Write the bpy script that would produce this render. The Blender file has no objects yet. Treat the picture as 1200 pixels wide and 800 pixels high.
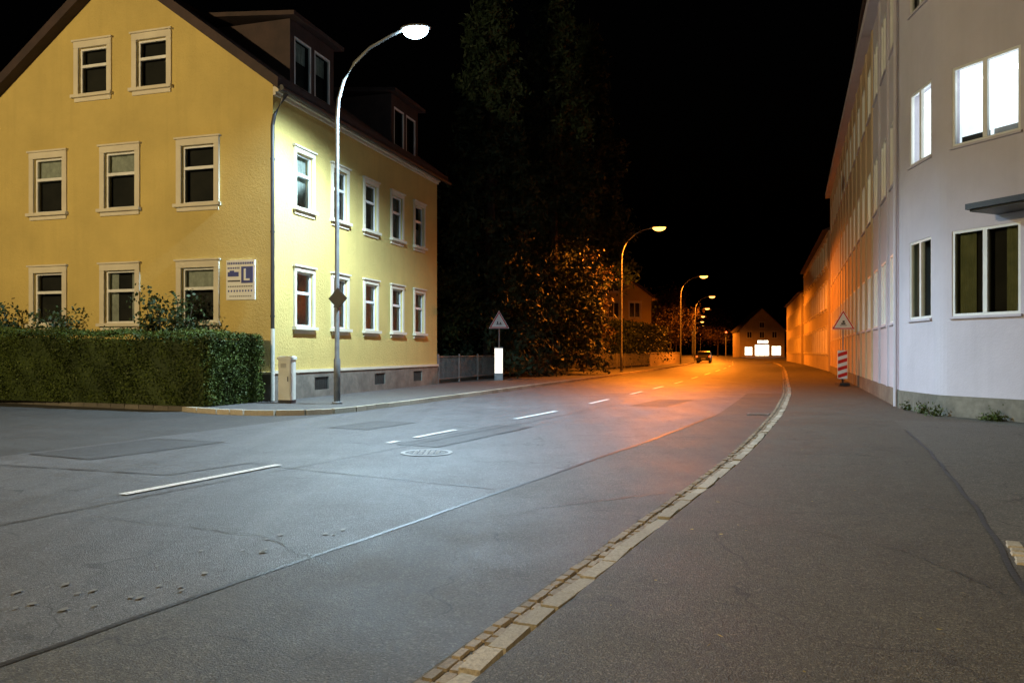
import bpy, bmesh, math, random
import numpy as np
from mathutils import Matrix, Vector
random.seed(7); rng=np.random.default_rng(7)
S=bpy.context.scene
S.view_settings.view_transform='Standard'; S.view_settings.look='None'; S.view_settings.exposure=0

# ---------------------------------------------------------------- materials
def mk(name):
    m=bpy.data.materials.new(name); m.use_nodes=True
    nt=m.node_tree; b=nt.nodes['Principled BSDF']; return m,nt,b
def mixrgb(nt,fac,a,b,mode='MIX'):
    n=nt.nodes.new('ShaderNodeMix'); n.data_type='RGBA'; n.blend_type=mode
    for sock,v in ((n.inputs[0],fac),(n.inputs[6],a),(n.inputs[7],b)):
        if hasattr(v,'is_output'): nt.links.new(v,sock)
        elif isinstance(v,tuple): sock.default_value=(*v,1)
        else: sock.default_value=v
    return n.outputs[2]
def noise(nt,scale,detail=3,rough=.55,vec=None):
    n=nt.nodes.new('ShaderNodeTexNoise'); n.inputs['Scale'].default_value=scale
    n.inputs['Detail'].default_value=min(detail,4); n.inputs['Roughness'].default_value=rough
    if vec: nt.links.new(vec,n.inputs['Vector'])
    return n.outputs['Fac']
def ramp(nt,fac,lo,hi,a=0.,b=1.):
    n=nt.nodes.new('ShaderNodeMapRange'); nt.links.new(fac,n.inputs[0])
    n.inputs[1].default_value=lo;n.inputs[2].default_value=hi;n.inputs[3].default_value=a;n.inputs[4].default_value=b
    return n.outputs[0]
def coord(nt):
    return nt.nodes.new('ShaderNodeTexCoord').outputs['Object']
def mapped(nt,v,scale,rot=0.):
    mp=nt.nodes.new('ShaderNodeMapping'); mp.inputs['Scale'].default_value=scale; mp.inputs['Rotation'].default_value=(0,0,rot)
    nt.links.new(v,mp.inputs[0]); return mp.outputs[0]
def bump(nt,b,h,strength,dist=.02):
    n=nt.nodes.new('ShaderNodeBump'); n.inputs['Strength'].default_value=strength; n.inputs['Distance'].default_value=dist
    nt.links.new(h,n.inputs['Height']); nt.links.new(n.outputs[0],b.inputs['Normal'])
def surf(name,c1,c2,scale=1.,rough=.8,bs=0.,bscale=60,fine=None,metal=0.):
    m,nt,b=mk(name); v=coord(nt)
    col=mixrgb(nt,ramp(nt,noise(nt,scale,3,.6,v),.3,.7),c1,c2)
    if fine:
        col=mixrgb(nt,ramp(nt,noise(nt,fine,2,.5,v),.35,.65,.0,.35),col,tuple(x*.4 for x in c1))
    nt.links.new(col,b.inputs['Base Color']); b.inputs['Roughness'].default_value=rough; b.inputs['Metallic'].default_value=metal
    if bs: bump(nt,b,noise(nt,bscale,2,.6,v),bs)
    return m
def emis(name,col,s,scale=None):
    m,nt,b=mk(name); b.inputs['Base Color'].default_value=(.8,.8,.8,1)
    b.inputs['Emission Color'].default_value=(*col,1); b.inputs['Emission Strength'].default_value=s
    if scale:
        v=coord(nt); nt.links.new(ramp(nt,noise(nt,scale,2,.5,v),.3,.7,s*.55,s*1.25),b.inputs['Emission Strength'])
    return m
def asphalt(name,c1,c2,rough=.62,crack=True,wear=False):
    m,nt,b=mk(name); v=coord(nt)
    n1=noise(nt,.8,4,.7,v)
    col=mixrgb(nt,ramp(nt,n1,.32,.68),c1,c2)
    col=mixrgb(nt,ramp(nt,noise(nt,5.,4,.75,v),.4,.75,0,.6),col,tuple(x*.55 for x in c1))
    if wear:  # wear streaks along the driving direction
        mv=mapped(nt,v,(2.4,.12,1),math.radians(25))
        nw=noise(nt,1.,4,.65,mv)
        col=mixrgb(nt,ramp(nt,nw,.50,.72,0,.4),col,tuple(x*1.35 for x in c2))
        col=mixrgb(nt,ramp(nt,nw,.48,.28,0,.5),col,tuple(x*.55 for x in c1))
    vo=nt.nodes.new('ShaderNodeTexVoronoi'); vo.inputs['Scale'].default_value=100; nt.links.new(v,vo.inputs['Vector'])
    sp=nt.nodes.new('ShaderNodeSeparateColor'); nt.links.new(vo.outputs['Color'],sp.inputs[0])
    col=mixrgb(nt,ramp(nt,sp.outputs[0],.7,1.,0,.6),col,tuple(min(1,x*2.4) for x in c2))
    col=mixrgb(nt,ramp(nt,sp.outputs[1],.6,1.,0,.7),col,tuple(x*.3 for x in c1))
    if crack:
        w=nt.nodes.new('ShaderNodeVectorMath'); w.operation='ADD'; nt.links.new(v,w.inputs[0])
        nz=nt.nodes.new('ShaderNodeTexNoise'); nz.inputs['Scale'].default_value=1.5; nz.inputs['Detail'].default_value=3; nt.links.new(v,nz.inputs['Vector'])
        nt.links.new(nz.outputs['Color'],w.inputs[1])
        vc=nt.nodes.new('ShaderNodeTexVoronoi'); vc.feature='DISTANCE_TO_EDGE'; vc.inputs['Scale'].default_value=.4
        nt.links.new(w.outputs[0],vc.inputs['Vector'])
        cr=ramp(nt,vc.outputs['Distance'],.0,.007,.75,0)
        mu=nt.nodes.new('ShaderNodeMath'); mu.operation='MULTIPLY'; nt.links.new(cr,mu.inputs[0]); nt.links.new(ramp(nt,n1,.46,.54),mu.inputs[1])
        col=mixrgb(nt,mu.outputs[0],col,(.012,.012,.012))
    nt.links.new(col,b.inputs['Base Color'])
    nt.links.new(ramp(nt,n1,.3,.7,rough-.08,rough+.1),b.inputs['Roughness'])
    bump(nt,b,noise(nt,110,1,.7,v),.8,.010)
    return m
def leafmat(name,a,b_,extra=None):
    m,nt,b=mk(name); g=nt.nodes.new('ShaderNodeNewGeometry')
    v=coord(nt)
    col=mixrgb(nt,g.outputs['Random Per Island'],a,b_)
    col=mixrgb(nt,ramp(nt,noise(nt,1.3,1,.5,v),.35,.65,0,.6),col,tuple(x*.45 for x in a))
    nt.links.new(col,b.inputs['Base Color']); b.inputs['Roughness'].default_value=.6
    b.inputs['Specular IOR Level'].default_value=.25
    return m
M_road=asphalt('asphalt_road',(.080,.080,.084),(.112,.112,.117),.55,wear=True)
M_side=asphalt('asphalt_side_street',(.042,.041,.041),(.062,.060,.057),.62)
M_walk=asphalt('asphalt_pavement',(.064,.058,.044),(.096,.086,.065),.68)
M_walk2=asphalt('asphalt_pavement_old',(.082,.075,.060),(.12,.110,.090),.7)
M_walk3=asphalt('asphalt_pavement_left',(.075,.073,.07),(.105,.103,.098),.7)
M_tar=surf('tar_seam',(.012,.012,.014),(.03,.03,.034),6,.45,.3,40)
M_patch_tint=asphalt('asphalt_patch_light_tint',(.058,.053,.045),(.084,.077,.066),.62,True,True)  # asphalt beside the seam; brown tint mostly stands in for warmer light
M_patch2=asphalt('asphalt_repair',(.045,.045,.047),(.065,.065,.067),.6,False,False)
M_ground=surf('soil_ground',(.02,.022,.012),(.05,.045,.03),.5,.95,.4,8)
def paintmat(name='road_paint',lo=.50,hi=.68,mx=.8):
    m,nt,b=mk(name); v=coord(nt)
    col=mixrgb(nt,ramp(nt,noise(nt,28,4,.7,v),lo,hi,0,mx),(.78,.78,.76),(.16,.16,.16))
    nt.links.new(col,b.inputs['Base Color']); b.inputs['Roughness'].default_value=.5; return m
M_paint=paintmat()
M_spot=surf('worn_paint_fleck',(.22,.22,.21),(.14,.14,.135),20,.6)
def stonemat(name,a,b_,dk=.6):
    m,nt,b=mk(name); g=nt.nodes.new('ShaderNodeNewGeometry'); v=coord(nt)
    col=mixrgb(nt,g.outputs['Random Per Island'],a,b_)
    col=mixrgb(nt,ramp(nt,noise(nt,45,3,.7,v),.4,.65,0,.5),col,tuple(x*.45 for x in a))
    col=mixrgb(nt,ramp(nt,noise(nt,.8,3,.6,v),.45,.7,0,dk),col,tuple(x*.55 for x in a))
    nt.links.new(col,b.inputs['Base Color']); b.inputs['Roughness'].default_value=.75
    bump(nt,b,noise(nt,70,2,.6,v),.6,.01); return m
M_cob=stonemat('granite_cobble',(.22,.18,.125),(.38,.31,.22))
M_kerb=stonemat('granite_kerb',(.36,.32,.24),(.52,.46,.36))
M_kerbd=stonemat('old_kerb',(.10,.09,.075),(.17,.15,.12))
M_joint=surf('stone_joint',(.08,.07,.05),(.14,.12,.09),20,.95,.4,60)
def stucco(name,c,dirt=.75,bs=.35,streak=.15):
    m,nt,b=mk(name); v=coord(nt)
    col=mixrgb(nt,ramp(nt,noise(nt,.6,4,.6,v),.35,.7),c,tuple(x*dirt for x in c))
    col=mixrgb(nt,ramp(nt,noise(nt,1.5,3,.65,mapped(nt,v,(2.2,2.2,.12))),.5,.75,0,streak),col,tuple(x*.6 for x in c))
    nt.links.new(col,b.inputs['Base Color']); b.inputs['Roughness'].default_value=.9
    bump(nt,b,noise(nt,14,4,.78,v),bs,.035); return m
M_yel=stucco('yellow_render',(.62,.47,.15),.82,.8,.2)
M_trim=surf('cream_window_trim',(.66,.60,.46),(.57,.51,.39),1.5,.8,.1,40)
M_plinth=surf('stone_plinth',(.22,.20,.16),(.10,.095,.08),1.6,.85,.6,7,fine=9)
M_grey=stucco('grey_render',(.55,.51,.57),.86,.25,.15)
M_sodium_tint=stucco('sodium_tint_render',(.55,.42,.27),.85,.2,.25)  # wall colour warmed to paint in the orange sodium lamplight
M_grey2=stucco('beige_render',(.50,.42,.32),.8,.3)
M_white=surf('white_frame',(.75,.75,.72),(.66,.66,.63),3,.45)
M_dark=surf('dark_metal',(.025,.025,.028),(.04,.04,.042),3,.4,metal=.3)
M_room=surf('dark_interior',(.012,.011,.009),(.035,.03,.022),1.1,.9)
M_curt=surf('curtain_fabric',(.50,.50,.42),(.33,.33,.28),6,.9)
M_curt2=surf('green_curtain',(.30,.30,.14),(.18,.19,.09),3,.9)
M_galv=surf('galvanised_steel',(.34,.35,.36),(.24,.25,.26),5,.5,metal=.5)
M_pole=surf('weathered_pole_steel',(.20,.21,.21),(.13,.135,.14),5,.6,metal=.3)
M_iron=surf('worn_iron',(.42,.42,.42),(.24,.24,.24),9,.5)
M_fence=surf('fence_paint',(.16,.16,.15),(.10,.10,.095),5,.55)
M_tile=surf('roof_tile',(.035,.022,.02),(.06,.035,.03),2,.8,.5,12)
M_bark=surf('bark',(.07,.05,.035),(.03,.022,.016),4,.95,.8,14)
M_redp=surf('red_paint',(.6,.02,.015),(.5,.015,.012),4,.4)
M_sign=surf('white_sign_sheet',(.8,.8,.78),(.72,.72,.70),3,.35)
M_blue=surf('blue_sign_paint',(.02,.04,.25),(.015,.03,.2),4,.5)
M_black=surf('black_paint',(.015,.015,.015),(.025,.025,.025),4,.5)
M_cab=surf('cabinet_plastic',(.60,.60,.53),(.50,.50,.44),3,.6,.1,50)
def glassmat():
    m,nt,b=mk('window_glass'); nt.nodes.remove(b); out=nt.nodes['Material Output']
    t=nt.nodes.new('ShaderNodeBsdfTransparent'); t.inputs[0].default_value=(.75,.8,.8,1)
    g=nt.nodes.new('ShaderNodeBsdfGlossy'); g.inputs['Roughness'].default_value=.04
    f=nt.nodes.new('ShaderNodeFresnel'); f.inputs[0].default_value=1.6
    v=coord(nt); bp=nt.nodes.new('ShaderNodeBump'); bp.inputs['Strength'].default_value=.1; bp.inputs['Distance'].default_value=.05
    nt.links.new(noise(nt,1.5,1,.5,v),bp.inputs['Height']); nt.links.new(bp.outputs[0],g.inputs['Normal'])
    x=nt.nodes.new('ShaderNodeMixShader'); nt.links.new(f.outputs[0],x.inputs[0]); nt.links.new(t.outputs[0],x.inputs[1]); nt.links.new(g.outputs[0],x.inputs[2])
    nt.links.new(x.outputs[0],out.inputs[0]); return m
M_glass=glassmat()
M_lit=emis('lit_office_window',(.84,.94,1.),1.9,.9)
M_lity=emis('lit_warm_window',(1.,.9,.5),1.6,1.5)
M_tube=emis('ceiling_light_tube',(.95,.98,1.),6.)
M_hedge=leafmat('hedge_leaves',(.040,.060,.008),(.085,.115,.015))
M_bush=leafmat('bush_leaves',(.025,.040,.010),(.05,.07,.018))
M_con=leafmat('conifer_needles',(.03,.055,.03),(.055,.085,.04))
M_dec=leafmat('autumn_leaves',(.030,.018,.008),(.055,.03,.012))

# ---------------------------------------------------------------- mesh helpers
def empty(name,loc):
    e=bpy.data.objects.new(name,None); e.location=loc; e.empty_display_size=.3
    S.collection.objects.link(e); return e
class MB:
    def __init__(s): s.v=[];s.f=[];s.m=[]
    def add(s,vs,fs,mi,M=None):
        o=len(s.v)
        for p in vs:
            p=Vector(p); s.v.append(tuple(M@p if M is not None else p))
        for f in fs: s.f.append(tuple(i+o for i in f)); s.m.append(mi)
    def box(s,x0,x1,y0,y1,z0,z1,mi=0,M=None,t=0.):
        vs=[(x0,y0,z0),(x1,y0,z0),(x1,y1,z0),(x0,y1,z0),(x0+t,y0+t,z1),(x1-t,y0+t,z1),(x1-t,y1-t,z1),(x0+t,y1-t,z1)]
        s.add(vs,[(0,3,2,1),(4,5,6,7),(0,1,5,4),(1,2,6,5),(2,3,7,6),(3,0,4,7)],mi,M)
    def quad(s,pts,mi=0,M=None): s.add(pts,[tuple(range(len(pts)))],mi,M)
    def prism(s,poly,z0,z1,mi=0,M=None):
        n=len(poly); vs=[(x,y,z0) for x,y in poly]+[(x,y,z1) for x,y in poly]
        fs=[tuple(range(n))[::-1],tuple(range(n,2*n))]+[(i,(i+1)%n,n+(i+1)%n,n+i) for i in range(n)]
        s.add(vs,fs,mi,M)
    def tube(s,pts,rs,n=10,mi=0,M=None,cap=True):
        pts=[Vector(p) for p in pts]; vs=[];fs=[]
        if not hasattr(rs,'__len__'): rs=[rs]*len(pts)
        for i,p in enumerate(pts):
            d=(pts[min(i+1,len(pts)-1)]-pts[max(i-1,0)]).normalized()
            a=d.cross(Vector((0,0,1)) if abs(d.z)<.9 else Vector((1,0,0))).normalized(); b=d.cross(a)
            for k in range(n):
                t=2*math.pi*k/n; vs.append(p+(a*math.cos(t)+b*math.sin(t))*rs[i])
        for i in range(len(pts)-1):
            for k in range(n):
                fs.append((i*n+k,i*n+(k+1)%n,(i+1)*n+(k+1)%n,(i+1)*n+k))
        if cap: fs+= [tuple(range(n)),tuple(range((len(pts)-1)*n,len(pts)*n))[::-1]]
        s.add(vs,fs,mi,M)
    def build(s,name,mats,parent=None,smooth=False,fix=True):
        me=bpy.data.meshes.new(name); me.from_pydata(s.v,[],s.f)
        for m in mats: me.materials.append(m)
        me.polygons.foreach_set('material_index',s.m)
        if fix:
            bm=bmesh.new(); bm.from_mesh(me); bmesh.ops.recalc_face_normals(bm,faces=bm.faces); bm.to_mesh(me); bm.free()
        if smooth: me.polygons.foreach_set('use_smooth',[True]*len(me.polygons))
        ob=bpy.data.objects.new(name,me); S.collection.objects.link(ob)
        if parent: ob.parent=parent; ob.matrix_parent_inverse=Matrix.Translation(-Vector(parent.location))
        return ob
def cut(ob,cutter):
    md=ob.modifiers.new('b','BOOLEAN'); md.operation='DIFFERENCE'; md.solver='EXACT'; md.object=cutter
    dg=bpy.context.evaluated_depsgraph_get(); me=bpy.data.meshes.new_from_object(ob.evaluated_get(dg))
    ob.modifiers.clear(); ob.data=me; bpy.data.objects.remove(cutter)
def frame(o,d,n):
    d=Vector((d[0],d[1],0)).normalized(); n=Vector((n[0],n[1],0)).normalized()
    return Matrix(((d.x,n.x,0,o[0]),(d.y,n.y,0,o[1]),(0,0,1,o[2] if len(o)>2 else 0),(0,0,0,1)))
def leaves(name,P,size,mat,parent=None,asp=.6,flat=0.):
    N=len(P); a=rng.normal(size=(N,3)); a/=np.linalg.norm(a,axis=1)[:,None]
    b=rng.normal(size=(N,3)); b-= (a*b).sum(1)[:,None]*a; b/=np.linalg.norm(b,axis=1)[:,None]
    s=size*rng.uniform(.6,1.3,N)[:,None]
    V=np.stack([P-a*s*.5,P+b*s*asp*.5,P+a*s*.5,P-b*s*asp*.5],1).reshape(-1,3)
    me=bpy.data.meshes.new(name); me.vertices.add(4*N); me.vertices.foreach_set('co',V.ravel().astype(np.float32))
    me.loops.add(4*N); me.loops.foreach_set('vertex_index',np.arange(4*N,dtype=np.int32))
    me.polygons.add(N); me.polygons.foreach_set('loop_start',np.arange(0,4*N,4,dtype=np.int32)); me.polygons.foreach_set('loop_total',np.full(N,4,dtype=np.int32))
    me.update(calc_edges=True); me.materials.append(mat)
    ob=bpy.data.objects.new(name,me); S.collection.objects.link(ob)
    if parent: ob.parent=parent; ob.matrix_parent_inverse=Matrix.Translation(-Vector(parent.location))
    return ob

# ---------------------------------------------------------------- road layout
Yk=[-60,-20,3.28,4.16,5.29,6.28,7.72,10.7,17.45,25.5,38.6,50,64,82,112,143,175,206,300,420]
Rk=[-29,-10.9,-.40,0,.52,1.0,1.70,3.06,5.85,8.9,13.45,17.4,22.2,28,36.5,44,51.5,59,82,110]
ys=np.concatenate([np.arange(-60,90,.5),np.arange(90,421,5.)])
def smooth(y):
    t=np.linspace(-2,2,9); return float(np.mean(np.interp(y+t,Yk,Rk)))
Rx=np.array([smooth(y) for y in ys])
def R(y): return float(np.interp(y,ys,Rx))
def L(y): return R(y)-float(np.interp(y,[-60,17,30,50,400],[9.85,9.75,9.85,9.6,9.3]))
def C(y): return R(y)-float(np.interp(y,[-60,13,18,25,35,420],[5.42,5.42,5.1,5.0,4.7,4.6]))
def off(fn,y,o):
    d=Vector((fn(y+.3)-fn(y-.3),.6)).normalized(); return fn(y)+d.y*o, y-d.x*o
def ribbon(mb,fn,y0,y1,o0,o1,z0,z1,mi=0,step=.5):
    n=max(1,int((y1-y0)/step)); Y=np.linspace(y0,y1,n+1)
    for a,b in zip(Y[:-1],Y[1:]):
        p=[off(fn,a,o0),off(fn,a,o1),off(fn,b,o1),off(fn,b,o0)]
        mb.quad([(*p[0],z0),(*p[1],z1),(*p[2],z1),(*p[3],z0)],mi)
def nofix(mb,n,mats,**k):
    return mb.build(n,mats,fix=False,**k)
mb=MB(); mb.quad([(-400,-200,-.02),(500,-200,-.02),(500,700,-.02),(-400,700,-.02)]); nofix(mb,'ground',[M_ground])
mb=MB(); mb.quad([(-90,-60,-.004),(20,-60,-.004),(20,30,-.004),(-90,60,-.004)]); nofix(mb,'side_street',[M_side])
mb=MB()
Y=np.concatenate([np.arange(-40,90,1.),np.arange(90,420,5.)])
for a,b in zip(Y[:-1],Y[1:]): mb.quad([(L(a),a,0),(R(a),a,0),(R(b),b,0),(L(b),b,0)])
nofix(mb,'road',[M_road])
def seamf(y):
    if y<12.7: return -2.28+(y-3.46)*.5087+.010*math.sin(y*2.3)+.005*math.sin(y*9)
    return min(2.42+(y-12.7)*.47+.008*math.sin(y*2.3), R(y)-1.2)
mb=MB()
for a in np.arange(-6,26,.5):
    b=a+.5; mb.quad([(seamf(a),a,.004),(R(a)-.02,a,.004),(R(b)-.02,b,.004),(seamf(b),b,.004)])
nofix(mb,'light_tinted_strip',[M_patch_tint])  # kerb-side asphalt, with the lane's warmer light put into its colour
# repair patches
mb=MB()
def patch(x,y,l,w,z=.0042):
    d=Vector((.43,.90)).normalized(); n=Vector((d.y,-d.x)); o=Vector((x,y)); q=[]
    for a,b in ((0,0),(1,0),(1,1),(0,1)):
        p=o+d*l*a*random.uniform(.96,1.04)+n*w*b*random.uniform(.96,1.04); q.append((p.x,p.y,z))
    mb.quad(q); return q
patches=[patch(-1.75,11.7,3.4,.75),patch(-6.6,10.6,2.2,1.3),patch(3.0,20.0,3.2,1.0),patch(-3.4,14.3,1.6,.9)]
nofix(mb,'road_repair_patch',[M_patch2])
mb=MB()
ribbon(mb,seamf,-2,17,-.028,.014,.008,.008,0,.25)
def line(mb,pts,w,z,mi=0,j=.01,n=20):
    for (a,b) in zip(pts[:-1],pts[1:]):
        a=Vector(a);b=Vector(b);d=(b-a).normalized();p=Vector((-d.y,d.x)); prev=None
        for i in range(n+1):
            q=a.lerp(b,i/n)+p*random.uniform(-j,j)*(0<i<n); ww=w*random.uniform(.5,1.2)
            cur=(q-p*ww,q+p*ww)
            if prev: mb.quad([(*prev[0],z),(*cur[0],z),(*cur[1],z),(*prev[1],z)],mi)
            prev=cur
line(mb,[(-3.3,9.75),(-2.8,9.4),(-.16,7.9)],.011,.0085)
line(mb,[(-9.5,11.3),(-8.5,10.6),(-6.4,9.6),(-3.9,8.8),(-3.3,9.75)],.014,.0085)
line(mb,[(-4.6,5.2),(-3.55,7.5),(-3.0,8.6),(-2.0,10.6),(-1.2,12.3),(1.0,16.8),(3.2,21.6),(6.0,28)],.010,.0085)
line(mb,[(.2,6.9),(1.55,7.7)],.008,.0085)
line(mb,[(2.2,12.4),(3.5,11.9)],.009,.0085)
line(mb,[(1.3,10.6),(2.0,9.3),(2.1,8.9)],.006,.0085,j=.03)
line(mb,[(-3.6,6.6),(-1.9,5.9),(-1.2,5.1)],.005,.0085,j=.03)
line(mb,[(5.3,23.0),(7.6,22.0)],.012,.0085)
for q in patches:
    line(mb,[(p[0],p[1]) for p in q+[q[0]]],.009,.0088,n=8)
nofix(mb,'tar_joint',[M_tar])
mb=MB()
for a,b in [(7.58,9.58),(11.85,12.1),(12.6,13.85),(16.1,18.2),(20.9,22.75),(25.5,27.2),(29.2,31.2),(34,36.5),(40,43),(47,50.5),(55,59),(63,67),(72,76),(82,86),(94,98),(106,110),(120,124),(134,138)]:
    ribbon(mb,C,a,b,-.06,.06,.012,.012)
nofix(mb,'centre_line_marking',[M_paint])
# small flecks of old paint in the foreground lane
mb=MB()
for i in range(34):
    y=random.uniform(4.2,6.2); x=seamf(y)-random.uniform(.35,1.3)*random.random()**.3; r=random.uniform(.006,.028)
    k=random.randint(5,7); a0=random.uniform(0,6)
    mb.quad([(x+r*random.uniform(.4,1.3)*math.cos(a0+2*math.pi*j/k),y+1.6*r*random.uniform(.4,1.3)*math.sin(a0+2*math.pi*j/k),.0085) for j in range(k)])
nofix(mb,'worn_paint_flecks',[M_spot])
mb=MB(); ribbon(mb,R,-8,140,-.02,.33,.006,.035,0,.5); nofix(mb,'kerb_bedding',[M_joint])
def stones(mb,fn,y0,y1,o,w,lmin,lmax,zb,zt,mi,skew=0):
    y=y0
    while y<y1:
        x1,y1_=off(fn,y,o); d=Vector((fn(y+.3)-fn(y-.3),.6)).normalized()
        l=random.uniform(lmin,lmax)*(1 if y<25 else 2.2)
        M=Matrix(((d.x,d.y,0,x1),(d.y,-d.x,0,y1_),(0,0,1,0),(0,0,0,1)))
        M=M@Matrix.Rotation(random.uniform(-.06,.06),4,'Z')@Matrix.Rotation(random.uniform(-.03,.03),4,'Y')
        zz=zt+random.uniform(-.007,.007)
        mb.box(0,l-.010,random.uniform(0,.012),w-random.uniform(.004,.016),zb,zz,mi,M,.007)
        y+=l*d.y
mb=MB()
stones(mb,R,1.5,70,.0,.078,.09,.14,-.01,.030,0)
stones(mb,R,1.5,70,.08,.078,.09,.14,-.01,.038,0)
nofix(mb,'gutter_cobbles',[M_cob])
mb=MB()
stones(mb,R,1.5,95,.16,.125,.24,.42,-.01,.078,0)
nofix(mb,'kerb_stones',[M_kerb])
# drain grate beside the kerb
dg_=empty('drain_grate',(5.2,17.0,.004)); x_,y_=off(R,17.0,-.5); M=frame((x_,y_,0),(.40,.92),(.92,-.40)); mb=MB()
mb.quad([(0,0,.0072),(.5,0,.0072),(.5,.45,.0072),(0,.45,.0072)],1,M)
for i in range(8): mb.box(.02+i*.06,.05+i*.06,.03,.42,.0075,.018,0,M)
for a,b,c,d in ((0,.5,0,.028),(0,.5,.422,.45)): mb.box(a,b,c,d,.0075,.02,0,M)
nofix(mb,'grate',[M_fence,M_black],parent=dg_)
mb=MB()
Y=np.concatenate([np.arange(-20,90,1.),np.arange(90,300,5.)])
for a,b in zip(Y[:-1],Y[1:]):
    pa=off(R,a,.278); pb=off(R,b,.278)
    mb.quad([(*pa,.075),(pa[0]+40,pa[1],.075),(pb[0]+40,pb[1],.075),(*pb,.075)])
nofix(mb,'pavement',[M_walk])
def F(y): return float(np.interp(y,[-5,2,4.32,6.4,10.2,13,18,25,45],[-1.2,1.75,2.85,3.85,5.5,6.6,8.5,11.2,18.6]))+.01*math.sin(y*5)
mb=MB(); ribbon(mb,F,-2,15,.0,6,.080,.080,0,.25); nofix(mb,'forecourt',[M_walk2])
mb=MB(); ribbon(mb,F,-2,13,-.02,.014,.086,.086,0,.15); line(mb,[(3.4,6.6),(3.9,6.35)],.006,.087); line(mb,[(1.9,6.1),(2.6,5.2),(2.7,4.2)],.004,.0792,j=.03); line(mb,[(3.6,10.2),(5.3,9.7)],.006,.0792,j=.02)
nofix(mb,'pavement_joint',[M_tar])
# strip of small setts in the forecourt
mb=MB(); M=frame((3.13,4.82,0),(.45,.9),(.9,-.45))
for i in range(6):
    for j in range(3):
        mb.box(i*.115,i*.115+.10,j*.115+(i%2)*.01,j*.115+.10,.078,.092+random.uniform(-.004,.004),0,M,.008)
nofix(mb,'granite_setts',[M_kerb])
kl=[(-60,43),(-30,29.0),(-15,21.9),(-7.7,18.35),(-7.2,17.95),(-6.6,17.55),(-5.9,17.25),(-5.2,17.12),(-4.6,17.25),(-4.1,17.6),(-3.72,18.15),(-3.4,19.0)]
kl+=[(L(y),y) for y in [20.5,22,24,26,29,33,38,44,50,56,62,70,80,92,106,125,150,180,220,300]]
mb=MB()
poly=kl+[(20,300),(-60,300)]
mb.quad([(x,y,.10) for x,y in poly]); nofix(mb,'pavement',[M_walk3])
def kerbline(name,pts,w,z,mat):
    mb=MB()
    for (a,b) in zip(pts[:-1],pts[1:]):
        a=Vector(a);b=Vector(b);l=(b-a).length; d=(b-a)/l; k=max(1,round(l/(.5 if a.y<40 else 2.)))
        M=Matrix(((d.x,d.y,0,a.x),(d.y,-d.x,0,a.y),(0,0,1,0),(0,0,0,1)))
        for i in range(k):
            mb.box(l*i/k+.004,l*(i+1)/k-.004,-.05,w-.05,-.01,z+random.uniform(-.004,.004),0,M,.008)
    return nofix(mb,name,[mat])
kerbline('kerb_stones',kl[3:27],.16,.112,M_kerb)
kerbline('hedge_edging',kl[1:4],.14,.105,M_kerbd)
fence=[(-3.0,31.6),(-1.6,36.2),(.2,41),(4.0,50),(8.0,59),(12.4,70),(17.0,84)]
mb=MB(); mb.quad([(-60,80,.106),(-60,60,.106),(-19,36,.106),(-3.2,32,.106)]+[(x-.15,y,.106) for x,y in fence[1:]]+[(17,120,.106)]); nofix(mb,'garden_ground',[M_ground])

p=empty('manhole_cover',(-1.18,10.75,0)); mb=MB()
def disc(mb,c,r0,r1,z,mi,n=40):
    for k in range(n):
        a=2*math.pi*k/n;b=2*math.pi*(k+1)/n
        q=[(c[0]+r*math.cos(t),c[1]+r*math.sin(t),z) for r,t in ((r0,a),(r1,a),(r1,b),(r0,b))]
        mb.quad(q,mi)
disc(mb,(-1.18,10.75),.30,.36,.0094,0); disc(mb,(-1.18,10.75),.001,.30,.0092,1)
for i in range(-3,4):
    for j in range(-3,4):
        if i*i+j*j<10: mb.box(-1.18+i*.075-.024,-1.18+i*.075+.024,10.75+j*.075-.024,10.75+j*.075+.024,.0094,.015,0)
nofix(mb,'cover',[M_iron,M_black],parent=p)

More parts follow.
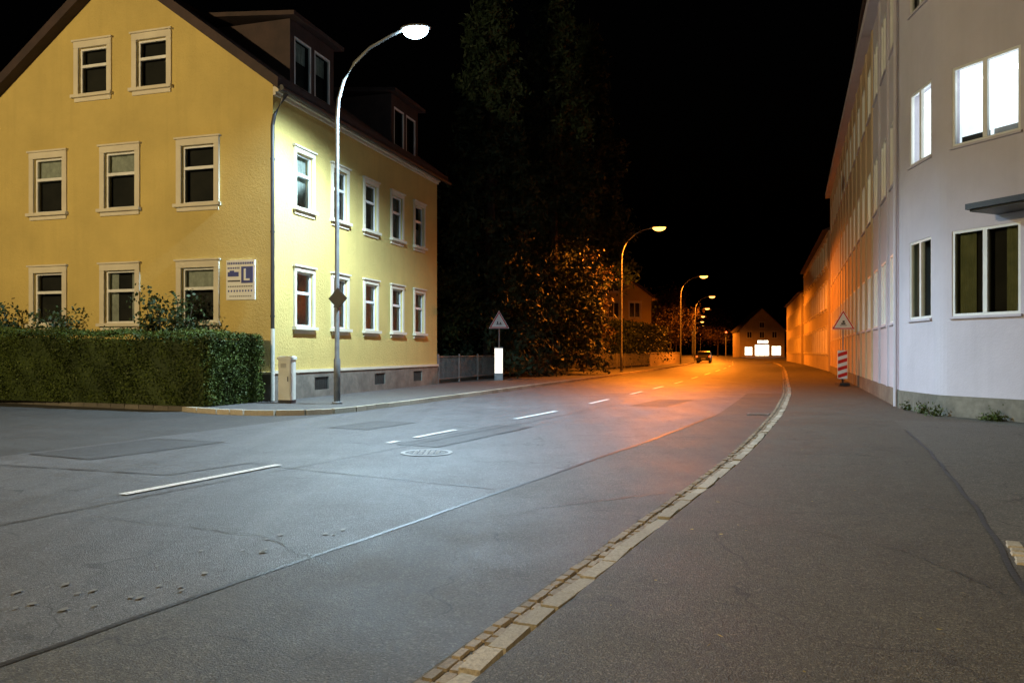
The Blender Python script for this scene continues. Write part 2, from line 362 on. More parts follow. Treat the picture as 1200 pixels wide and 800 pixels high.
# ---------------------------------------------------------------- windows
W=.055
def window(mb,M,cx,w,z0,z1,style='transom',curtain=0,trim=.14,lit=0,sill=True,sh=0.):
    """mats: 0 trim,1 frame,2 glass,3 room,4 curtain,5 lit ; sh = set the sash nearer the wall face"""
    h=w/2; x0,x1=cx-h,cx+h
    mb.quad([(x0+.004,-.235,z0+.004),(x1-.004,-.235,z0+.004),(x1-.004,-.235,z1-.004),(x0+.004,-.235,z1-.004)],5 if lit==1 else 6 if lit==2 else 3,M)
    f0,f1=-.15+sh,-.085+sh
    mb.box(x0,x0+W,f0,f1,z0,z1,1,M); mb.box(x1-W,x1,f0,f1,z0,z1,1,M)
    mb.box(x0+W,x1-W,f0,f1,z0,z0+W,1,M); mb.box(x0+W,x1-W,f0,f1,z1-W,z1,1,M)
    if style=='transom':
        zt=z0+(z1-z0)*.62; mb.box(x0+W,x1-W,f0+.005,f1+.012,zt-.04,zt+.04,1,M)
    if style in('casement','two'):
        mb.box(cx-.045,cx+.045,f0+.005,f1+.012,z0+W,z1-W,1,M)
    if style=='three':
        for q in (-w/6,w/6): mb.box(cx+q-.04,cx+q+.04,f0+.005,f1+.012,z0+W,z1-W,1,M)
    mb.quad([(x0+W,-.12+sh,z0+W),(x1-W,-.12+sh,z0+W),(x1-W,-.12+sh,z1-W),(x0+W,-.12+sh,z1-W)],2,M)
    if curtain:
        def cloth(a,b,zb,zt):
            n=12
            for i in range(n):
                xa=a+(b-a)*i/n; xb=a+(b-a)*(i+1)/n; ya=-.2+.015*(i%2); yb=-.2+.015*((i+1)%2)
                mb.quad([(xa,ya,zb),(xb,yb,zb),(xb,yb,zt),(xa,ya,zt)],4,M)
        if curtain==1: cloth(x0+.02,x0+w*.28,z0+.02,z1-.02); cloth(x1-w*.28,x1-.02,z0+.02,z1-.02)
        if curtain==2: cloth(x0+.02,x1-.02,z0+.02,z1-.02)
        if curtain==3: cloth(x0+.02,x1-.02,z0+(z1-z0)*.6,z1-.02)
        if curtain==4: cloth(x0+.02,x1-.02,z0+.02,z0+(z1-z0)*.45)
    if trim:
        e=.002
        mb.box(x0-trim,x0-e,.0,.05,z0,z1,0,M); mb.box(x1+e,x1+trim,.0,.05,z0,z1,0,M)
        mb.box(x0-trim,x1+trim,.0,.055,z1+e,z1+trim+.02,0,M); mb.box(x0-trim-.04,x1+trim+.04,.0,.10,z1+trim+.022,z1+trim+.07,0,M)
        mb.box(x0-trim-.05,x1+trim+.05,.0,.13,z0-.09,z0-e,0,M)
        mb.box(x0-trim+.02,x1+trim-.02,.0,.045,z0-.2,z0-.092,0,M)
    elif sill: mb.box(x0-.04,x1+.04,-.02,.05,z0-.05,z0-.002,0,M)
def cutbox(cb,M,cx,w,z0,z1): cb.box(cx-w/2,cx+w/2,-.25,.2,z0,z1,0,M)

# ---------------------------------------------------------------- yellow house
HO=Vector((-6.28,20.4,.1)); HM=Matrix.Translation(HO)@Matrix.Rotation(-math.atan2(.2845,.9587),4,'Z')
house=empty('yellow_house',HO)
D,LEN,EV,SL=9.9,11.42,8.4,.733
mb=MB()
a=[(-D,0,0),(0,0,0),(0,0,EV),(-D/2,0,EV+SL*D/2),(-D,0,EV)]
b=[(x,LEN,z) for x,_,z in a]
mb.add(a+b,[(0,1,2,3,4),(9,8,7,6,5)]+[(i,5+i,5+(i+1)%5,(i+1)%5) for i in range(5)],0,HM)
walls=mb.build('walls',[M_yel],house)
GM=HM@Matrix(((1,0,0,0),(0,-1,0,0),(0,0,1,0),(0,0,0,1)))
SM=HM@Matrix(((0,1,0,0),(1,0,0,0),(0,0,1,0),(0,0,0,1)))
cb=MB(); wb=MB()
k=0
for s in (2.33,4.92,7.47):
    for z0,z1 in ((2.1,3.58),(5.32,6.9)):
        cutbox(cb,GM,-s,1.05,z0,z1); window(wb,GM,-s,1.05,z0,z1,'transom',[3,0,1,3,0,3][k%6],.16,sh=.03); k+=1
for s in (3.84,5.86):
    cutbox(cb,GM,-s,1.0,8.62,9.95); window(wb,GM,-s,1.0,8.62,9.95,'transom',0,.16,sh=.03)
for i,t in enumerate((1.5,3.53,5.58,7.63,9.61)):
    for j,(z0,z1) in enumerate(((2.0,3.52),(5.3,6.82))):
        cutbox(cb,SM,t,.86,z0,z1); window(wb,SM,t,.86,z0,z1,'transom',[2,4,2,1,2][(i+2*j)%5],.11,sh=.04)
cutter=cb.build('cutter',[M_yel]); cut(walls,cutter)
wb.build('windows',[M_trim,M_white,M_glass,M_room,M_curt,M_lit],house,fix=False)
mb=MB()
mb.box(-D-.04,.045,-.045,.0,0,.70,0,HM)
def seg(a,b,z0,z1): mb.box(.0,.045,a,b,z0,z1,0,HM)
seg(0,LEN,0,.2); seg(0,LEN,.57,.72)
prev=0
for t in (2.4,6.2,9.4): seg(prev,t-.4,.2,.57); prev=t+.4
seg(prev,LEN,.2,.57)
for t in (2.4,6.2,9.4):
    mb.quad([(.006,t-.4,.2),(.006,t+.4,.2),(.006,t+.4,.57),(.006,t-.4,.57)],1,HM)
    for q in range(-3,4): mb.box(.012,.03,t+q*.11-.008,t+q*.11+.008,.2,.57,1,HM)
mb.box(0,.075,0,LEN,.722,.80,2,HM); mb.box(-D,.075,-.075,0,.702,.76,2,HM)
mb.build('plinth',[M_plinth,M_room,M_trim],house)
mb=MB(); o=.38; th=.16
for sgn in (1,-1):
    xe=(o if sgn==1 else -D-o); ze=EV-SL*o
    xr=-D/2; zr=EV+SL*D/2
    vs=[]
    for y in (-.32,LEN+.3):
        vs+=[(xe,y,ze+.01),(xr,y,zr+.01),(xr,y,zr+th+.04),(xe,y,ze+th)]
    mb.add(vs,[(0,1,2,3),(7,6,5,4),(0,4,5,1),(1,5,6,2),(2,6,7,3),(3,7,4,0)],0,HM)
for i in range(22):
    x=o-(i+.5)*(D/2+o)/22; z=EV-SL*x
    mb.box(x-.12,x+.1,-.33,LEN+.31,z+th*.8-.04,z+th+.015,0,HM)
mb.build('roof',[M_tile],house)
mb=MB()
for sgn in (1,-1):
    xe=(o if sgn==1 else -D-o); ze=EV-SL*o; xr=-D/2; zr=EV+SL*D/2
    vs=[(xe,-.36,ze-.06),(xr,-.36,zr-.06),(xr,-.36,zr+.25),(xe,-.36,ze+.24)]; vs+=[(x,-.33,z) for x,_,z in vs]
    mb.add(vs,[(0,1,2,3),(7,6,5,4),(0,4,5,1),(1,5,6,2),(2,6,7,3),(3,7,4,0)],0,HM)
mb.build('verge_boards',[M_tile],house)
mb=MB()
mb.tube([(o+.06,-.3,EV-.30),(o+.06,LEN+.3,EV-.30)],.075,10,0,HM)
mb.tube([(o+.02,.02,EV-.36),(o-.05,-.04,EV-.5),(.12,-.12,EV-.95),(.07,-.12,EV-1.2),(.07,-.12,1.9)],.052,10,0,HM)
mb.tube([(.07,-.12,1.9),(.07,-.12,.02)],.056,10,1,HM)
for z in (2.2,4.4,6.3): mb.tube([(.07,-.12,z),(.07,-.12,z+.05)],.062,10,0,HM)
mb.build('gutter_downpipe',[M_dark,M_cab],house,smooth=False)
mb=MB(); mb.box(0,.16,0,LEN,EV-.28,EV-.14,0,HM); mb.box(0,.08,0,LEN,EV-.36,EV-.282,0,HM); mb.build('cornice',[M_trim],house)
mb=MB(); wb=MB(); 
for t0,t1 in ((1.15,3.55),(7.65,10.0)):
    xf=-.22; zt=10.55
    mb.box(-3.1,xf-.26,t0,t1,8.5,zt,0,HM)
    tm=(t0+t1)/2
    mb.box(xf-.26,xf,t0,t0+.22,8.5,zt,0,HM); mb.box(xf-.26,xf,t1-.22,t1,8.5,zt,0,HM)
    mb.box(xf-.26,xf,tm-.09,tm+.09,8.5,zt,0,HM)
    for a_,b_ in ((t0+.22,tm-.09),(tm+.09,t1-.22)):
        mb.box(xf-.26,xf,a_,b_,8.5,8.75,0,HM); mb.box(xf-.26,xf,a_,b_,10.15,zt,0,HM)
        DM=SM@Matrix.Translation((0,xf,0))
        window(wb,DM,(a_+b_)/2,b_-a_,8.75,10.15,'none',3 if t0<2 else 0,0,sh=.08)
    mb.add([(xf+.25,t0-.2,zt),(xf+.25,t1+.2,zt),(-3.6,t1+.2,zt+.35),(-3.6,t0-.2,zt+.35),(xf+.25,t0-.2,zt+.12),(xf+.25,t1+.2,zt+.12),(-3.6,t1+.2,zt+.47),(-3.6,t0-.2,zt+.47)],[(0,3,2,1),(4,5,6,7),(0,1,5,4),(1,2,6,5),(2,3,7,6),(3,0,4,7)],0,HM)
mb.build('dormers',[M_tile],house)
wb.build('dormer_windows',[M_tile,M_white,M_glass,M_room,M_curt,M_lit],house,fix=False)
mb=MB(); mb.box(-5.4,-4.8,5.4,6.1,11.4,12.5,0,HM); mb.box(-5.45,-4.75,5.35,6.15,12.5,12.6,0,HM); mb.build('chimney',[M_tile],house)
sg=empty('wall_sign',HM@Vector((-.96,-.03,3.2)))
mb=MB(); mb.box(-1.41,-.52,.012,.04,2.68,3.74,0,GM)
for i in range(15): mb.box(-1.37+i*.054,-1.37+i*.054+.038,.04,.043,3.62,3.68,1,GM)
for i in range(7): mb.box(-1.36+i*.055,-1.36+i*.055+.035,.04,.043,3.50,3.55,1,GM)
mb.box(-1.36,-1.02,.04,.044,3.30,3.42,1,GM); mb.box(-1.30,-1.16,.04,.044,3.42,3.46,1,GM)
mb.box(-.94,-.58,.04,.044,3.12,3.56,1,GM)
mb.box(-.86,-.80,.044,.047,3.19,3.50,0,GM); mb.box(-.80,-.68,.044,.047,3.19,3.24,0,GM)
mb.box(-1.36,-.97,.04,.044,3.16,3.20,2,GM)
for i in range(14): mb.box(-1.35+i*.055,-1.35+i*.055+.035,.04,.044,3.02,3.05,2,GM)
for i in range(9): 
    mb.box(-1.35+i*.088,-1.35+i*.088+.04,.04,.044,2.89,2.94,1,GM)
for i in range(12): mb.box(-1.3+i*.058,-1.3+i*.058+.03,.04,.044,2.76,2.79,2,GM)
mb.build('panel',[M_sign,M_blue,M_black],sg)

ub=empty('utility_cabinet',(-5.72,19.75,.1)); UM=frame((-5.72,19.75,.1),(.9587,-.2845),(-.2845,-.9587))
mb=MB(); mb.box(-.18,.18,-.13,.13,0,.08,1,UM); mb.box(-.175,.175,-.125,.125,.08,1.1,0,UM); mb.box(-.20,.20,-.15,.15,1.1,1.15,0,UM,.0); mb.box(-.2,.2,-.15,.15,1.152,1.19,0,UM,.04)
mb.box(-.15,.15,.125,.135,.16,1.04,0,UM); mb.box(.10,.12,.136,.15,.55,.67,1,UM)
for i in range(4): mb.box(-.1,.06,.136,.14,.9+.03*i,.91+.03*i,1,UM)
mb.build('body',[M_cab,M_dark],ub)

# ---------------------------------------------------------------- hedge
hd=empty('hedge',(-9,19.5,.1))
A=Vector((-7.2,18.3)); B=Vector((-6.46,20.15)); dl=Vector((-.925,.38)).normalized(); pn=Vector((-dl.y,dl.x)) 
if pn.y<0: pn=-pn
E=A+dl*14
mb=MB()
def slab(a,b,c,d,h0,h1):
    mb.add([(*a,.1),(*b,.1),(*c,.1),(*d,.1),(*a,h0),(*b,h0),(*c,h1),(*d,h1)],[(0,3,2,1),(4,5,6,7),(0,1,5,4),(1,2,6,5),(2,3,7,6),(3,0,4,7)],0)
def ip(a,b,c,d):
    m=(Vector(a)+Vector(b)+Vector(c)+Vector(d))/4
    return [tuple(Vector(q)+(m-Vector(q)).normalized()*.10) for q in (a,b,c,d)]
q1=ip(A,B,B+Vector((-.95,.28)),A+Vector((-.75,1.2))); slab(*q1,1.68,1.68)
q2=ip(A,A+pn*1.2,E+pn*1.2,E); slab(*q2,1.66,1.9)
mb.build('core',[M_bush],hd)
P=[]
def face_pts(a,b,n,z0=.12):
    a=np.array(a);b=np.array(b); t=rng.uniform(0,1,n); xy=a+(b-a)*t[:,None]
    h=1.80+.02*(-7.2-xy[:,0])+.03*np.sin(t*23)+.025*np.sin(t*71); z=z0+(h-z0)*rng.uniform(0,1,n)
    nrm=np.array([(b-a)[1],-(b-a)[0]])/np.linalg.norm(b-a)
    d=rng.normal(0,.04,n)+.045*np.sin(xy[:,0]*5+z*3)*np.cos(z*4+xy[:,0]*2)
    P.append(np.column_stack([xy+nrm*d[:,None],z]))
def top_pts(a,b,c,d,n):
    a,b,c,d=[np.array(q) for q in (a,b,c,d)]; u=rng.uniform(0,1,(n,1)); v=rng.uniform(0,1,(n,1))
    xy=(a*(1-u)+b*u)*(1-v)+(d*(1-u)+c*u)*v
    z=1.78+.02*(-7.2-xy[:,0])+np.abs(rng.normal(0,.055,n))+.04*np.sin(xy[:,0]*3)
    P.append(np.column_stack([xy,z]))
face_pts(E,A,46000); face_pts(A,B,11000); 
top_pts(A,B,B+Vector((-.95,.28)),A+Vector((-.75,1.2)),6000); top_pts(E,A,A+pn*1.2,E+pn*1.2,22000)
leaves('leaves',np.concatenate(P),.055,M_hedge,hd)

# ---------------------------------------------------------------- plants & trees
def bushy(name,loc,r,h,n,mat,leaf=.09,stems=6):
    e=empty(name,loc); P=[]; mb=MB()
    for i in range(stems):
        a=random.uniform(0,6.28); rr=r*random.uniform(.3,1); tip=Vector((loc[0]+rr*math.cos(a),loc[1]+rr*math.sin(a),loc[2]+h*random.uniform(.65,1.)))
        mid=Vector(loc).lerp(tip,.5)+Vector((0,0,h*.08))
        mb.tube([loc,mid,tip],[.025,.016,.006],5)
        for t in np.linspace(.3,1,5):
            c=np.array(Vector(loc).lerp(tip,t)); P.append(c+rng.normal(0,1,(n//(stems*5),3))*np.array([r*.2,r*.2,h*.06]))
    mb.build('stems',[M_bark],e); leaves('leaves',np.concatenate(P),leaf,mat,e); return e
bushy('rose_bush',(-8.9,20.3,.1),.75,2.75,3200,M_bush,.12,11)
bushy('garden_shrub',(-14.6,21.9,.1),.8,2.6,3200,M_bush,.12,11)
bushy('garden_shrub',(-12.8,21.6,.1),.6,2.4,1300,M_bush,.11,7)
bushy('garden_shrub',(-8.0,20.1,.1),.4,2.2,600,M_bush,.09,5)

def conifer(name,loc,H_,r,n,leaf=.32,mat=M_con,zs=.05):
    e=empty(name,loc); mb=MB(); lx,ly,lz=loc
    mb.tube([(lx,ly,lz),(lx+.1,ly,lz+H_*.5),(lx,ly,lz+H_)],[.35,.2,.03],9); P=[]
    nb=int(H_*9*(1-zs))
    for i in range(nb):
        z=H_*(zs+(.99-zs)*(i/nb)); a=i*2.4+random.uniform(-.5,.5)
        prof=(1-z/H_)**.7; ln=r*prof*random.uniform(.65,1.15)+.2
        d=Vector((math.cos(a),math.sin(a),0)); b0=Vector((lx,ly,lz+z)); t1=b0+d*ln+Vector((0,0,-ln*.25))
        if i%3==0: mb.tube([b0,t1],[.05*prof+.01,.008],4)
        m=max(20,int(n/nb*(.4+1.2*prof))); t=rng.uniform(.15,1,m)**.6
        c=np.array(b0)+np.outer(t,np.array(t1-b0)); c+=rng.normal(0,1,(m,3))*np.array([.22,.22,.16])*(.5+ln*.25); c[:,2]-=np.abs(rng.normal(0,.2,m))
        P.append(c)
    mb.build('trunk',[M_bark],e); leaves('needles',np.concatenate(P),leaf,mat,e,.35)
conifer('spruce_tree',(-1.2,40.5,.1),22.5,3.4,26000,.34)
conifer('spruce_tree',(2.4,46.5,.1),27,3.8,26000,.36)
conifer('spruce_tree',(6.0,60,.1),27,4.6,26000,.4,zs=.27)
def deciduous(name,loc,H_,r,n,mat,leaf=.2,zc=.55,stretch=1.):
    e=empty(name,loc); mb=MB(); lx,ly,lz=loc; P=[]
    top=Vector((lx,ly,lz+H_*.45)); mb.tube([(lx,ly,lz),(lx+.05,ly,lz+H_*.25),top],[.1+H_*.012,.07+H_*.008,.06],8)
    nl=26
    for i in range(nl):
        a=random.uniform(0,6.28); el=random.uniform(-.5,1.4); rr=random.uniform(.5,1)
        c=Vector((lx+r*rr*math.cos(a)*math.cos(el),ly+r*rr*math.sin(a)*math.cos(el),lz+H_*zc+H_*(1-zc)*rr*math.sin(el)*(1. if el>0 else .9)))
        s=Vector((lx,ly,lz+H_*random.uniform(.25,.45))); mid=s.lerp(c,.5)+Vector((0,0,-.1))
        mb.tube([s,mid,c],[.07,.04,.012],5)
        m=n//nl; P.append(np.array(c)+rng.normal(0,1,(m,3))*r*.19*random.uniform(.6,1.2))
        P.append(np.array(mid)+rng.normal(0,1,(m//3,3))*r*.17)
    mb.build('trunk',[M_bark],e); leaves('leaves',np.concatenate(P),leaf,mat,e)
deciduous('autumn_tree',(4.7,51.5,.1),8.4,1.7,10000,M_dec,.16,.4)
deciduous('garden_tree',(-4.5,38,.1),6,2.4,5000,M_bush,.2,.5)
deciduous('street_tree',(24.0,118,.1),11,4,4000,M_dec,.35)
deciduous('street_tree',(30.5,150,.1),12,4.5,4000,M_dec,.4)
deciduous('street_tree',(14.5,98,.1),10,4,4000,M_bush,.35)
deciduous('street_tree',(57,215,.1),13,6,4000,M_dec,.5)
deciduous('street_tree',(47.5,225,.1),13,6,4000,M_dec,.5)
hb=empty('garden_hedge',(12,70,.1)); P=[]
n=16000; t=rng.uniform(0,1,n); z=rng.uniform(0.1,1,n)*3.9*(1+.05*np.sin(t*30)); d=rng.normal(0,.5,n)
P=np.column_stack([8.4+(15.6-8.4)*t+d,63+(82-63)*t-d*.4,z])
leaves('leaves',P,.24,M_bush,hb)
wd=empty('wall_weeds',(9,16.5,.08)); P=[]
for (x,y,h,r) in ((8.72,16.0,.24,.09),(8.83,16.7,.2,.08),(9.25,14.85,.2,.07),(8.98,17.6,.15,.06),(9.2,15.0,.12,.08)):
    m=150; P.append(np.column_stack([x+rng.normal(0,r,m),y+rng.normal(0,r,m),.08+np.abs(rng.normal(0,h*.5,m))]))
leaves('leaves',np.concatenate(P),.07,M_hedge,wd,.4)
fl=rng.uniform(0,1,(80,2)); P=np.column_stack([fl[:,0]*5+.5,fl[:,1]*9+3,np.full(80,.09)]); P=P[[p[0]>R(p[1])+.35 for p in P]]
M_fl=leafmat('fallen_leaf',(.35,.26,.05),(.5,.4,.1)); lo=leaves('fallen_leaves',P,.035,M_fl,None,.6); 
for i in range(0,len(lo.data.vertices)):
    lo.data.vertices[i].co.z=.088+(lo.data.vertices[i].co.z-.09)*.15

# ---------------------------------------------------------------- fence
fe=empty('metal_fence',(-1,36,.1)); mb=MB()
for (a,b) in zip(fence[:-2],fence[1:-1]):
    a=Vector(a);b=Vector(b);l=(b-a).length;d=(b-a)/l
    M=Matrix(((d.x,d.y,0,a.x),(d.y,-d.x,0,a.y),(0,0,1,.1),(0,0,0,1)))
    mb.box(0,l,-.02,.02,1.08,1.12,0,M); mb.box(0,l,-.02,.02,.16,.20,0,M)
    x=0
    while x<l:
        mb.box(x,x+.018,-.01,.01,.2,1.08,0,M); x+=.14
    x=0
    while x<l: mb.box(x-.03,x+.03,-.03,.03,0,1.2,0,M); x+=2.4
mb.build('panels',[M_fence],fe)
gw=empty('garden_wall',(14,76,.1)); mb=MB()
a=Vector(fence[-2]);b=Vector(fence[-1])+Vector((3,9));l=(b-a).length;d=(b-a)/l; M=Matrix(((d.x,d.y,0,a.x),(d.y,-d.x,0,a.y),(0,0,1,.1),(0,0,0,1)))
mb.box(0,l,-.12,.12,0,1.15,0,M); mb.box(0,l,-.16,.16,1.152,1.24,0,M)
mb.build('wall',[M_grey2],gw)

# ---------------------------------------------------------------- office building on the right
ob_=empty('office_building',(9.1,18.2,.08))
pC=Vector((9.1,18.2)); pF=Vector((20.9,51)); pB=Vector((8.9,16.2)); pA=Vector((10.0,13.75)); pA2=Vector((12.2,11.6)); pA3=Vector((16,10.2))
HT=12.0
pM=pC.lerp(pF,.2)
def rnd(p,a,b,ra,rb,n=6):
    a=p+(a-p).normalized()*ra; b=p+(b-p).normalized()*rb
    return [a*(1-t)**2+p*2*t*(1-t)+b*t*t for t in [i/n for i in range(n+1)]]
rB=rnd(pB,pC,pA,.32,.28); rC=rnd(pC,pM,pB,.10,.45,5); rA=rnd(pA,pB,pA2,.5,.6)
line_=[pM]+rC+rB+rA+[pA2,pA3]
mb=MB(); foot=[pF]+line_+[Vector((34,9)),Vector((38,51))]
mb.prism([(p.x,p.y) for p in foot],-.1,HT); mb.m[2]=1; walls=mb.build('walls',[M_grey,M_sodium_tint],ob_)  # far street face gets the colour with sodium light painted in
def wf(a,b):
    d=(b-a).normalized(); n=Vector((-d.y,d.x))
    if (n.dot(-a))<0: n=-n
    return frame((a.x,a.y,0),d,n),(b-a).length
def band(mb,pts,o,z0,z1,mi):
    N=[]
    for i in range(len(pts)):
        d=(pts[min(i+1,len(pts)-1)]-pts[max(i-1,0)]).normalized(); n=Vector((-d.y,d.x))
        if n.dot(-pts[i])<0: n=-n
        N.append(n)
    out=[p+n*o for p,n in zip(pts,N)]; inn=[p-n*.02 for p,n in zip(pts,N)]
    for i in range(len(pts)-1):
        a,b,c,d=out[i],out[i+1],inn[i+1],inn[i]
        mb.quad([(a.x,a.y,z0),(b.x,b.y,z0),(b.x,b.y,z1),(a.x,a.y,z1)],mi)
        mb.quad([(a.x,a.y,z1),(b.x,b.y,z1),(c.x,c.y,z1),(d.x,d.y,z1)],mi)
        mb.quad([(a.x,a.y,z0),(b.x,b.y,z0),(c.x,c.y,z0),(d.x,d.y,z0)],mi)
cb=MB(); wb=MB(); pl=MB()
floors=((2.12,3.86),(5.58,7.2),(9.0,10.62))
MC,lc=wf(pC,pF); MB_,lb=wf(pC,pB); MA,la=wf(pB,pA); MA2,la2=wf(pA,pA2)
def ow(M,cx,w,z0,z1,st,cu=0,lit=0,sh=.07): cutbox(cb,M,cx,w,z0,z1); window(wb,M,cx,w,z0,z1,st,cu,0,lit,sh=sh)
for j,(z0,z1) in enumerate(floors):
    ow(MB_,1.1,1.12,z0,z1,'casement',1 if j==0 else 0,1 if j==1 else 0)
    ow(MA,1.0,1.4,z0,z1,'casement',1 if j==0 else 0,1 if j==1 else 0)
    if j==1:
        for M_ in (MA,):
            for q in (.42,1.12): wb.box(q,q+.46,-.225,-.215,z1-.34,z1-.28,7,M_); 
            for q in (.36,1.04): wb.box(q,q+.6,-.228,-.222,z0+.02,z0+.22,3 if q<1 else 8,M_)
        wb.box(.64,.98,-.225,-.215,z1-.34,z1-.28,7,MB_)
    ow(MA2,1.6,1.4,z0,z1,'casement',0,0)
    i=0; x=1.35
    while x<lc-1:
        ow(MC,x,1.3,z0,z1,'casement',[0,3,1,0][(i+j)%4],2 if (j==1 and i==3) else 0,sh=.082)
        i+=1; x+=2.1
x=2.4
while x<lc: pl.box(x-.14,x+.14,0,.045,.5,HT-.55,2 if x>6 else 0,MC); x+=2.1
pl.box(6.9,lc,0,.03,.0,.498,1,MC); pl.box(6.9,lc,0,.3,HT-.54,HT-.2,0,MC)
band(pl,line_,.03,.0,.498,1); band(pl,line_,.3,HT-.54,HT-.2,0)
pl.tube([(.30,.07,.1),(.30,.07,HT-.6)],.045,8,0,MC)
cutter=cb.build('cutter',[M_grey]); cut(walls,cutter)
wb.build('windows',[M_grey,M_white,M_glass,M_room,M_curt2,M_lit,M_lity,M_tube,M_galv],ob_,fix=False)
pl.build('pilasters_cornice',[M_grey,M_plinth,M_sodium_tint],ob_,fix=False)
mb=MB(); mb.box(1.25,la+1.0,.0,.8,4.05,4.09,0,MA); mb.box(1.2,la+1.05,-.0,.86,4.092,4.20,0,MA); mb.build('entrance_canopy',[M_dark],ob_)
mb=MB(); mb.prism([(p.x-.35*(1 if p.x<20 else -1),p.y) for p in foot],HT,HT+.25); mb.build('roof',[M_tile],ob_)

def block(name,a,b,depth,ht,mat,litspec=(),roofh=2.2):
    a=Vector(a);b=Vector(b); M,l=wf(a,b); e=empty(name,(a.x,a.y,.08))
    mb=MB(); mb.box(0,l,-depth,0,-.1,ht,0,M); w=mb.build('walls',[mat],e)
    cb=MB(); wb=MB(); x=1.6; i=0
    while x<l-1:
        for j,z0 in enumerate((1.3,4.4,7.3)):
            if z0+1.6<ht:
                cutbox(cb,M,x,1.3,z0,z0+1.7); window(wb,M,x,1.3,z0,z0+1.7,'casement',[0,1,3][(i+j)%3],.12,1 if (i,j) in litspec else 0,sh=.08)
        x+=2.5; i+=1
    c=cb.build('cutter',[mat]); cut(w,c)
    wb.build('windows',[M_trim,M_white,M_glass,M_room,M_curt,M_lit],e,fix=False)
    mb=MB()
    mb.add([(-.3,.4,ht),(l+.3,.4,ht),(l+.3,-depth-.4,ht),(-.3,-depth-.4,ht),(-.3,-depth/2,ht+roofh),(l+.3,-depth/2,ht+roofh)],[(0,1,5,4),(1,2,5),(2,3,4,5),(3,0,4),(0,3,2,1)],0,M)
    mb.build('roof',[M_tile],e)
block('terraced_house',(21.4,52.5),(30.8,82),10,9.6,M_grey2,((1,1),(2,1),(3,1)))
block('terraced_house',(31.3,84),(39.6,112),10,7.8,M_grey2)
def gabled(name,a,b,depth,ht,rise,mat,lit=False,shop=False):
    a=Vector(a);b=Vector(b); M,l=wf(a,b); e=empty(name,(a.x,a.y,.1)); mb=MB()
    f=[(0,0,0),(l,0,0),(l,0,ht),(l/2,0,ht+rise),(0,0,ht)]; g=[(x,-depth,z) for x,_,z in f]
    mb.add(f+g,[(0,1,2,3,4),(9,8,7,6,5)]+[(i,5+i,5+(i+1)%5,(i+1)%5) for i in range(5)],0,M); w=mb.build('walls',[mat],e)
    cb=MB(); wb=MB()
    rows=[(3.9,5.3)] if ht<6.5 else [(4.8,6.3)]
    for z0,z1 in rows:
        for x in (l*.22,l*.5,l*.78): cutbox(cb,M,x,1.1,z0,z1); window(wb,M,x,1.1,z0,z1,'casement',0,.12)
    cutbox(cb,M,l/2,1.1,ht+.5,ht+1.8); window(wb,M,l/2,1.1,ht+.5,ht+1.8,'casement',0,.12)
    if shop:
        for (xc,ww,za,zb) in ((.20,1.8,.5,2.6),(.50,3.4,.4,3.1),(.82,2.2,.5,2.8)):
            cutbox(cb,M,l*xc,ww,za,zb); window(wb,M,l*xc,ww,za,zb,'three' if ww>3 else 'two',0,.1,1)
        cutbox(cb,M,l*.52,2.6,3.4,4.2); window(wb,M,l*.52,2.6,3.4,4.2,'two',0,.05,1)
    else:
        for x in (l*.25,l*.75): cutbox(cb,M,x,1.1,1.2,2.7); window(wb,M,x,1.1,1.2,2.7,'casement',0,.12)
    cut(w,cb.build('cutter',[mat])); wb.build('windows',[M_trim,M_white,M_glass,M_room,M_curt,M_shop],e,fix=False)
    mb=MB()
    for s in (0,1):
        xe=-.5 if s==0 else l+.5; k=rise/(l/2); ze=ht-.5*k; vs=[]
        for y in (.4,-depth-.4): vs+=[(xe,y,ze+.02),(l/2,y,ht+rise+.02),(l/2,y,ht+rise+.2),(xe,y,ze+.2)]
        mb.add(vs,[(0,1,2,3),(7,6,5,4),(0,4,5,1),(1,5,6,2),(2,6,7,3),(3,7,4,0)],0,M)
    mb.build('roof',[M_tile],e)
M_shop=emis('lit_shop_window',(1.,.93,.65),4.,.8)
gabled('end_house',(56,191),(66.5,189.5),12,6.8,5.2,M_grey2,shop=True)
gabled('garden_house',(6.3,76.5),(13.9,77.5),9,6.9,2.8,M_yel)

